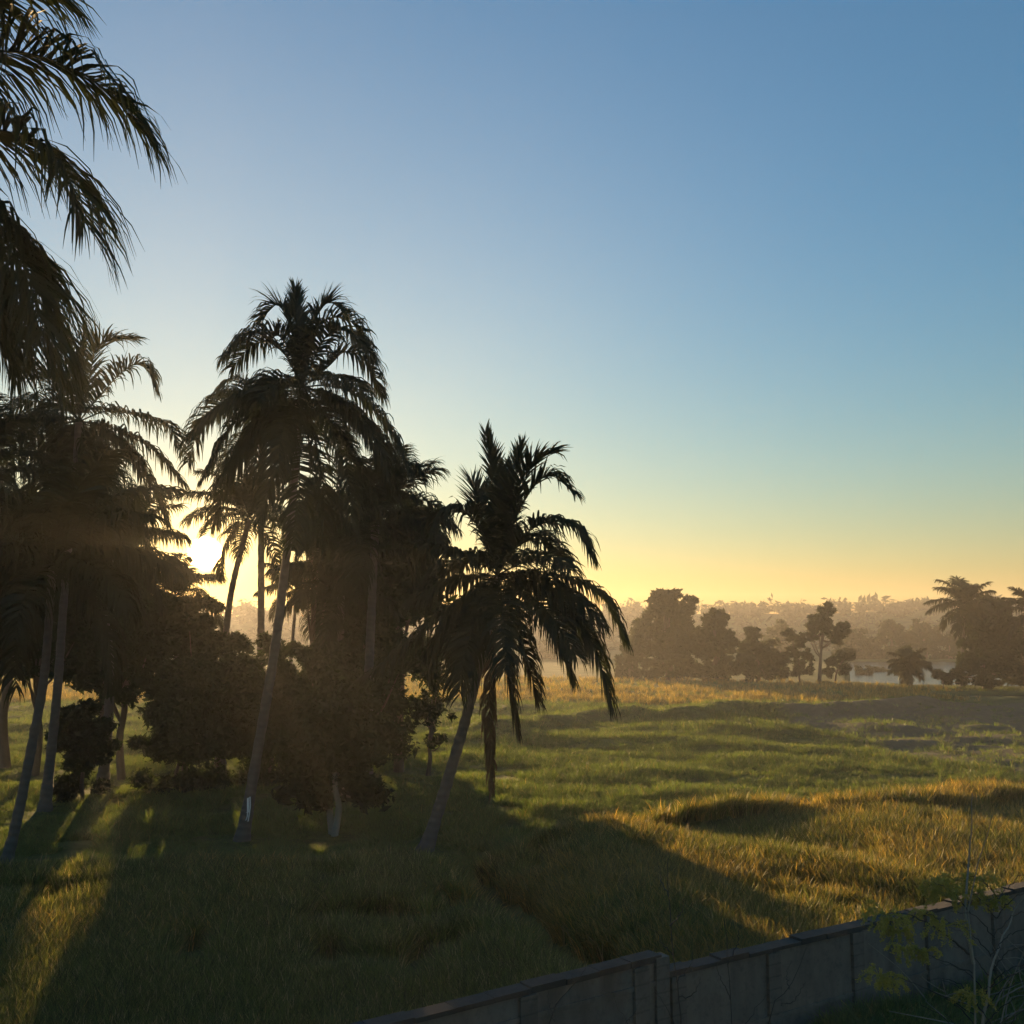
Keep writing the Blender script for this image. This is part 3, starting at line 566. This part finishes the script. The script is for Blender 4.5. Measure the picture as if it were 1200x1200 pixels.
def scatter(name, label, X, Y, scale, coll, seed, tilt=.12):
    r = np.random.default_rng(seed); n = len(X)
    me = bpy.data.meshes.new(name); me.vertices.add(n)
    me.vertices.foreach_set('co', np.stack([X, Y, height(X, Y) - .03], -1).astype(np.float32).ravel())
    for nm, ty, dat, key in (('size', 'FLOAT', scale.astype(np.float32), 'value'), ('turn', 'FLOAT_VECTOR', np.stack([r.normal(0, tilt, n), r.normal(0, tilt, n), r.uniform(0, 6.28, n)], -1).astype(np.float32).ravel(), 'vector'), ('pick', 'INT', r.integers(0, 4, n).astype(np.int32), 'value')):
        me.attributes.new(nm, ty, 'POINT').data.foreach_set(key, dat)
    o = bpy.data.objects.new(name, me); COL.objects.link(o); tag(o, label, 'grass', kind='stuff')
    ng = bpy.data.node_groups.new(name, 'GeometryNodeTree')
    ng.interface.new_socket('Geometry', in_out='INPUT', socket_type='NodeSocketGeometry'); ng.interface.new_socket('Geometry', in_out='OUTPUT', socket_type='NodeSocketGeometry')
    A = ng.nodes.new; gi, go, iop, ci = A('NodeGroupInput'), A('NodeGroupOutput'), A('GeometryNodeInstanceOnPoints'), A('GeometryNodeCollectionInfo')
    ci.inputs[0].default_value = coll; ci.inputs[1].default_value = True; ci.inputs[2].default_value = True
    def attr(nm, ty):
        a = A('GeometryNodeInputNamedAttribute'); a.data_type = ty; a.inputs[0].default_value = nm; return a.outputs[0]
    e2r = A('FunctionNodeEulerToRotation'); L = ng.links.new
    L(gi.outputs[0], iop.inputs['Points']); L(ci.outputs[0], iop.inputs['Instance']); iop.inputs['Pick Instance'].default_value = True
    L(attr('pick', 'INT'), iop.inputs['Instance Index']); L(attr('turn', 'FLOAT_VECTOR'), e2r.inputs[0]); L(e2r.outputs[0], iop.inputs['Rotation']); L(attr('size', 'FLOAT'), iop.inputs['Scale'])
    L(iop.outputs[0], go.inputs[0])
    md = o.modifiers.new('tufts', 'NODES'); md.node_group = ng
    return o
def sample(n, y0, y1, p, seed):               # ground points thinning with distance
    r = np.random.default_rng(seed); u = r.random(n)
    Y = (y0 ** (1 - p) + u * (y1 ** (1 - p) - y0 ** (1 - p))) ** (1 / (1 - p))
    X = Y * r.uniform(-.62, .62, n)
    return X, Y
WALL = np.array([(-7.5, 5.6), (-1.42, 10.36), (1.72, 12.54), (8.19, 16.67), (16, 21.6)])
X, Y = sample(320000, 9.5, 140, 1.9, 5)
beyond = sdist(X, Y, WALL) > .3
e = sdist(X, Y, EDGE); d1 = sdist(X, Y, C1); d2 = sdist(X, Y, C2); d3 = sdist(X, Y, C3)
river = (Y > np.interp(X, BANK_X, BANK_Y) - 7) | (np.hypot((X - POND[0]) / 6.5, (Y - POND[1] + 4) / 9) < 1.2)
left_block = (e < 0) & (Y < 25.5 + 6 * vnoise(X, Y, 5, 14) + 2 * vnoise(X, Y, 1.2, 15))
gold = (~left_block) & (d1 < .5) & (Y < 36)
right_block = (~left_block) & (~gold) & ((d2 < .6) | (d3 < .8)) & (Y < 44) & (X > 2)
bare = (np.abs(e + .6 * vnoise(X, Y, 1.7, 8) - .7) < .42) & (Y < 29.5) & (Y > 12)
holes = (vnoise(X, Y, .75, 31) + .6 * vnoise(X, Y, 2.4, 32) < -.27) & (Y < 45)
ok = beyond & ~river & ~bare & ~holes
v = vnoise(X, Y, 3.0, 11) + rng.normal(0, .3, len(X))
ripe = ok & ((gold & (v > -.02)) | (right_block & (v > .18)) | (left_block & (v > .42)))
rice = ok & (left_block | gold | right_block) & ~ripe
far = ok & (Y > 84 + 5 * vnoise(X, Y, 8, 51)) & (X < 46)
ripe = ripe | (far & (v > -.1))  # far grass takes the ripe gold tufts: scattered sun glow put into colour
gras = ok & ~(left_block | gold | right_block) & ~(far & (v > -.1)) & (rng.random(len(X)) > .82 * stubble(X, Y))
gras = gras | ((sdist(X, Y, WALL) < -.3) & (Y > 9.5) & (rng.random(len(X)) > .35))
rs = lambda m, a, b: rng.uniform(a, b, m.sum())
scatter('rice_crop', 'dark green standing rice filling the field blocks in front of the palms', X[rice], Y[rice], rs(rice, .65, 1.35) * (1 + Y[rice] / 90), rice_c, 1)
scatter('ripe_rice_and_sunglow', 'golden ripening rice on the sunlit mound above the wall, plus far grass tinted as sunlit', X[ripe], Y[ripe], rs(ripe, .55, 1.4) * (1 + np.minimum(Y[ripe], 40) / 90), ripe_sunglow_c, 2)
foot = np.ones(len(X))
for o in [o for o in COL.objects if o.name.startswith(('palm_tree', 'broadleaf_tree')) and o.parent is None and o.location[1] < 60]:
    foot = np.minimum(foot, .35 + .65 * smooth01((np.hypot(X - o.location[0], (Y + .8 - o.location[1]) * .6) - .3) / 1.2))
big = foot * (.5 + .6 * np.clip(vnoise(X, Y, 2.0, 12) + .35, 0, 1))
scatter('meadow_grass', 'rough green grass over the open field beyond the rice and along the wall', X[gras], Y[gras], rs(gras, .7, 1.3) * big[gras] * (1 + Y[gras] / 110), gras_c, 3, tilt=.3)

# ------------------------------------------------------------------ boundary wall
wroot = empty('boundary_wall', (1.72, 12.54, 0), 'old grey concrete boundary wall with pillars and blackened coping along the bottom edge', 'wall')
wo = np.array([1.72, 12.54, 0])
def wall_run(a, b, top, thick=.075):
    a, b = np.array(a), np.array(b); d = b - a; L = np.hypot(*d); u = d / L; nrm = np.array([u[1], -u[0]])       # nrm points to the camera
    mb = MB(); box(mb, (a + b) / 2, u * L / 2, nrm * thick, top + .3, -.3); mb.build('wall_panel', M['wall'], wroot, wo, smooth=False)
    mb = MB(); k = int(L / .5) + 1
    for q in range(k):                          # a worn coping, each length a little off the next
        s0, s1 = L * q / k, L * (q + 1) / k - .008
        jz = rng.uniform(-.012, .02); jn = rng.uniform(-.008, .012)
        box(mb, a + u * (s0 + s1) / 2 + nrm * jn, u * (s1 - s0) / 2, nrm * (thick + .035), .055 + jz, top + .003)
    mb.build('coping', M['coping'], wroot, wo, smooth=False)
    return u, nrm
def pillar(p, u, nrm, top, w=.11):
    mb = MB(); box(mb, np.array(p) + nrm * .04, u * w, nrm * .085, top + .3, -.3); mb.build('pillar', M['pillar'], wroot, wo, smooth=False)
for a, b, top in ((WALL[0], WALL[1], 2.12), (WALL[1], WALL[2], 2.12), (WALL[2], WALL[3], 1.92), (WALL[3], WALL[4], 1.92)):
    u, nrm = wall_run(a, b, top)
    L = np.hypot(*(b - a)); c = 0.25
    while c < L - .1:
        pillar(a + u * c, u, nrm, top - .004); c += 1.62
u = norm(WALL[3] - WALL[2]); pillar(WALL[2], u, np.array([u[1], -u[0]]), 2.17, .10)
for frm, to, zt in ((WALL[1], WALL[2], 1.86), (WALL[2], WALL[3], 1.1)):
    u = norm(to - frm); nrm = np.array([u[1], -u[0]]); mb = MB(); L = np.hypot(*(to - frm))
    box(mb, (frm + to) / 2 + nrm * .085, u * L / 2, nrm * .014, .05, zt); mb.build('ledge', M['wall'], wroot, wo, smooth=False)

# ------------------------------------------------------------------ plants in front of the wall
def stems(mb, lines, D, r0, r1, seed):
    r = np.random.default_rng(seed)
    for ln in lines:
        P = spline([atd(px, py, D + dd) for (px, py), dd in zip(ln, np.cumsum(r.normal(0, .12, len(ln))))], 18)
        P = P + r.normal(0, .006, P.shape); rr = r0 * (.5 if len(ln) < 4 else 1)
        tube(mb, P, np.linspace(rr, r1, 18), 6)
D = 9.6
def spray(px, py, rp, seed, root, org, n=34):
    """a drooping spray of small oval leaflets along thin stalks"""
    r = np.random.default_rng(seed); c = atd(px, py, D + r.normal(0, .2)); R = rp / F_PX * D; mb = MB()
    for k in range(12):
        ph = r.uniform(0, 6.28); d = np.array([math.cos(ph), math.sin(ph) * .8, r.uniform(-.2, .5)]) * R * r.uniform(.6, 1.5)
        P = spline([c, c + d * .6 + [0, 0, .05 * R], c + d + [0, 0, -.45 * R]], 12); tube(mb, P, np.linspace(.004, .0015, 12), 4)
        for q in (4, 6, 8, 10, 11):                # small pinnate side stalks
            for sgn in (-1, 1):
                e = norm(np.cross(P[q] - P[q - 1], [0, 0, 1]) * sgn + (P[q] - P[q - 1]) * 8) * R * .35
                leaf_cloud(mb, np.array([P[q] + e * w for w in (.35, .7, 1.0)]), .022, 3, .0105, r, .2)
    mb.build('leaf_spray', M['leaf_light'], root, org, smooth=False)
b0 = atd(1150, 1480, D); b0[2] = 0
root = empty('leafy_shrub', b0, 'tall thin shrub with pale stems and feathery yellow green sprays before the wall', 'shrub')
mb = MB()
stems(mb, [[(1150, 1484), (1148, 1300), (1143, 1200), (1140, 1120), (1136, 1060), (1147, 1010), (1158, 975), (1163, 955)], [(1141, 1130), (1132, 1075), (1136, 1000), (1139, 930)],
           [(1152, 1482), (1160, 1260), (1178, 1180), (1192, 1130), (1208, 1100)], [(1146, 1230), (1158, 1160), (1170, 1110), (1188, 1072), (1206, 1040)]], D, .016, .003, 5)
mb.build('stem', M['pale_bark'], root, b0)
mb = MB()
stems(mb, [[(1143, 1168), (1118, 1150), (1094, 1147)], [(1140, 1120), (1100, 1090), (1062, 1070), (1040, 1068)], [(1137, 1070), (1112, 1042), (1095, 1035)], [(1137, 1060), (1155, 1040), (1170, 1050)], [(1143, 1190), (1100, 1165), (1040, 1140)], [(1138, 1090), (1105, 1078), (1085, 1070)], [(1140, 1140), (1090, 1120), (1055, 1106)], [(1150, 1250), (1110, 1195), (1080, 1180)], *[[(1146 + q * 3, 1230 - q * 22), (1146 + q * 3 + sd * 22, 1205 - q * 22), (1146 + q * 3 + sd * (38 + 5 * q % 17), 1188 - q * 20)] for q in range(9) for sd in (-1, 1)], [(1175, 1230), (1150, 1185), (1105, 1170)], [(1190, 1140), (1170, 1152), (1150, 1160)], [(1160, 1250), (1190, 1190), (1210, 1185)]], D, .012, .002, 6)
mb.build('twig', M['twig'], root, b0)
for k, (px, py, rp) in enumerate([(1038, 1072, 20), (1052, 1080, 18), (1085, 1072, 14), (1108, 1085, 20), (1120, 1032, 22), (1096, 1036, 14), (1148, 1032, 20), (1168, 1056, 12), (1056, 1112, 14), (1082, 1116, 12), (1030, 1143, 16), (1140, 1166, 16), (1108, 1050, 16), (1142, 1052, 14), (1055, 1092, 14), (1044, 1150, 12)]):
    spray(px, py, rp, 200 + k, root, b0)
def sapling(label, lines, D, seed, r0=.0125):
    b = atd(*lines[0][0], D); b[2] = max(b[2], 0) if b[2] > 0 else 0
    root = empty('bare_sapling', b, label, 'sapling', 'bare saplings before the wall')
    mb = MB(); stems(mb, lines[:1], D, r0, .002, seed); mb.build('stem', M['twig'], root, b)
    mb = MB(); stems(mb, lines[1:], D, r0 * .9, .0012, seed + 1); mb.build('twig', M['twig'], root, b)
sapling('thin bare sapling rising past the step in the wall, its tip against the golden rice', [[(803, 1500), (800, 1240), (793, 1150), (786, 1090), (782, 1005)], [(795, 1170), (812, 1165), (822, 1145)], [(797, 1210), (780, 1180), (768, 1160)], [(789, 1120), (776, 1105), (768, 1090)], [(785, 1085), (798, 1070), (803, 1050)], [(793, 1150), (810, 1130), (812, 1110)], [(784, 1050), (776, 1035), (772, 1015)]], 9.4, 301)
sapling('thin bare sapling in front of the wall, second from the step', [[(868, 1500), (864, 1300), (858, 1200), (853, 1130), (850, 1078)], [(861, 1240), (880, 1190), (900, 1165)], [(856, 1170), (842, 1140), (838, 1115)], [(853, 1130), (864, 1105), (866, 1085)]], 9.7, 311)
sapling('bare twig leaning right across the left panel of the wall', [[(600, 1500), (640, 1210), (665, 1165), (686, 1135)], [(650, 1195), (644, 1180), (642, 1160)], [(668, 1160), (672, 1150), (670, 1140)]], 9.0, 321, .011)
sapling('bare twig leaning right near the two middle pillars', [[(850, 1500), (900, 1200), (925, 1160), (946, 1110)], [(915, 1178), (930, 1172), (945, 1150)], [(925, 1160), (922, 1140), (928, 1125)]], 9.8, 331, .011)
sapling('short bare twig below the tall pillar of the step', [[(760, 1500), (738, 1215), (726, 1190), (719, 1165)], [(732, 1200), (745, 1185), (748, 1175)]], 9.2, 341, .010)
# dry broken brush in the dark corner
b0 = at(1160, 1200, 0); b0[2] = hz(b0[0], b0[1])
mb = MB(); r = np.random.default_rng(77)
for _ in range(90):
    wp = WALL[2] + (WALL[3] - WALL[2]) * r.uniform(.55, 1.15); a = np.array([wp[0] + .53 * (k := r.uniform(.25, 2.2)), wp[1] - .85 * k, 0]); a[2] = hz(a[0], a[1]); ph = r.uniform(0, 6.28); L = r.uniform(.5, 1.7); q = a + np.array([math.cos(ph) * L, -abs(math.sin(ph)) * L * .6, r.uniform(.1, 1.1)])
    tube(mb, spline([a, a * .5 + q * .5 + r.normal(0, .12, 3), q], 8), np.linspace(.012, .003, 8), 5)
tag(mb.build('dry_brush', M['pale_bark'], None, b0), 'tangle of dry broken branches in the dark corner at the foot of the wall', 'branches')

# ------------------------------------------------------------------ air
HZ_D = .00047
V = [(x, y, z) for z in (-2.8, 26.5) for y in (-32, 562) for x in (-562, 562)]
hzo = build('haze', V, [(0, 2, 3, 1), (4, 5, 7, 6), (0, 1, 5, 4), (2, 6, 7, 3), (0, 4, 6, 2), (1, 3, 7, 5)], None, smooth=False)
m, nt, out = new_mat('morning haze'); pv = N(nt, 'ShaderNodeVolumePrincipled', Density=HZ_D, Anisotropy=.45)
pv.inputs['Color'].default_value = (.93, .92, .90, 1); nt.links.new(pv.outputs[0], out.inputs['Volume'])
hzo.data.materials.append(m); tag(hzo, kind='stuff')

# ------------------------------------------------------------------ sky, sun, camera
w = bpy.data.worlds.new('World'); sc.world = w; w.use_nodes = True; nt = w.node_tree; nt.nodes.clear()
out = nt.nodes.new('ShaderNodeOutputWorld'); bg = nt.nodes.new('ShaderNodeBackground'); sky = nt.nodes.new('ShaderNodeTexSky')
sky.sky_type = 'NISHITA'; sky.sun_disc = False; sky.sun_elevation = SUN_EL; sky.sun_rotation = SUN_AZ
sky.air_density = 1.6; sky.dust_density = 0.1; sky.ozone_density = 4.5; sky.altitude = 0
bg.inputs[1].default_value = .062
shs = N(nt, 'ShaderNodeHueSaturation', Saturation=1.12); nt.links.new(sky.outputs[0], shs.inputs['Color']); nt.links.new(shs.outputs[0], bg.inputs[0])
tc = N(nt, 'ShaderNodeTexCoord'); dp = N(nt, 'ShaderNodeVectorMath', operation='DOT_PRODUCT'); nt.links.new(tc.outputs['Generated'], dp.inputs[0]); dp.inputs[1].default_value = tuple(SUN_DIR)
mr = N(nt, 'ShaderNodeMapRange'); mr.interpolation_type = 'SMOOTHSTEP'; mr.inputs[1].default_value = math.cos(math.radians(1.0)); mr.inputs[2].default_value = math.cos(math.radians(.35)); mr.inputs[4].default_value = 14.0
nt.links.new(dp.outputs['Value'], mr.inputs[0])
b2 = nt.nodes.new('ShaderNodeBackground'); b2.inputs[0].default_value = (1, .58, .16, 1); 
pw = N(nt, 'ShaderNodeMath', operation='POWER'); pw.use_clamp = True; nt.links.new(dp.outputs['Value'], pw.inputs[0]); pw.inputs[1].default_value = 700.0
ml = N(nt, 'ShaderNodeMath', operation='MULTIPLY_ADD'); nt.links.new(pw.outputs[0], ml.inputs[0]); ml.inputs[1].default_value = .6; nt.links.new(mr.outputs[0], ml.inputs[2])   # the sun's disc and its aureole in the sky
nt.links.new(ml.outputs[0], b2.inputs[1])
ad = nt.nodes.new('ShaderNodeAddShader'); nt.links.new(bg.outputs[0], ad.inputs[0]); nt.links.new(b2.outputs[0], ad.inputs[1]); 
pw2 = N(nt, 'ShaderNodeMath', operation='POWER'); pw2.use_clamp = True; nt.links.new(dp.outputs['Value'], pw2.inputs[0]); pw2.inputs[1].default_value = 11.0
b3 = nt.nodes.new('ShaderNodeBackground'); b3.inputs[0].default_value = (.1, .066, .018, 1); b4 = nt.nodes.new('ShaderNodeBackground'); b4.inputs[0].default_value = (.009, .015, .0175, 1); nt.links.new(pw2.outputs[0], b3.inputs[1])      # wide pale aureole of humid air
ad2 = nt.nodes.new('ShaderNodeAddShader'); nt.links.new(ad.outputs[0], ad2.inputs[0]); nt.links.new(b3.outputs[0], ad2.inputs[1]); ad3 = nt.nodes.new('ShaderNodeAddShader'); nt.links.new(ad2.outputs[0], ad3.inputs[0]); nt.links.new(b4.outputs[0], ad3.inputs[1]); nt.links.new(ad3.outputs[0], out.inputs[0])
l = bpy.data.lights.new('sun', 'SUN'); l.energy = 4.2; l.angle = math.radians(.5); l.color = (1.0, .63, .29)
lo = bpy.data.objects.new('sun', l); COL.objects.link(lo); lo.rotation_euler = Vector(tuple(SUN_DIR)).to_track_quat('Z', 'Y').to_euler(); lo.location = (-60, 200, 60)
cam = bpy.data.cameras.new('camera'); co = bpy.data.objects.new('camera', cam); COL.objects.link(co); sc.camera = co
co.location = (0, 0, CAM_H); co.rotation_euler = (math.pi / 2 + PITCH, 0, 0); cam.sensor_width = 36; cam.lens = 36 * F_PX / 1200; cam.clip_end = 3000; cam.clip_start = .05
sc.view_settings.view_transform = 'Standard'; sc.view_settings.look = 'None'; sc.view_settings.gamma = 1; sc.view_settings.exposure = 2.0
cy = sc.cycles
cy.use_denoising = True; cy.denoiser = 'OPENIMAGEDENOISE'; cy.max_bounces = 6; cy.diffuse_bounces = 3; cy.glossy_bounces = 2; cy.transmission_bounces = 4; cy.volume_bounces = 2; cy.transparent_max_bounces = 8
cy.sample_clamp_indirect = 6.0; cy.caustics_reflective = False; cy.caustics_refractive = False
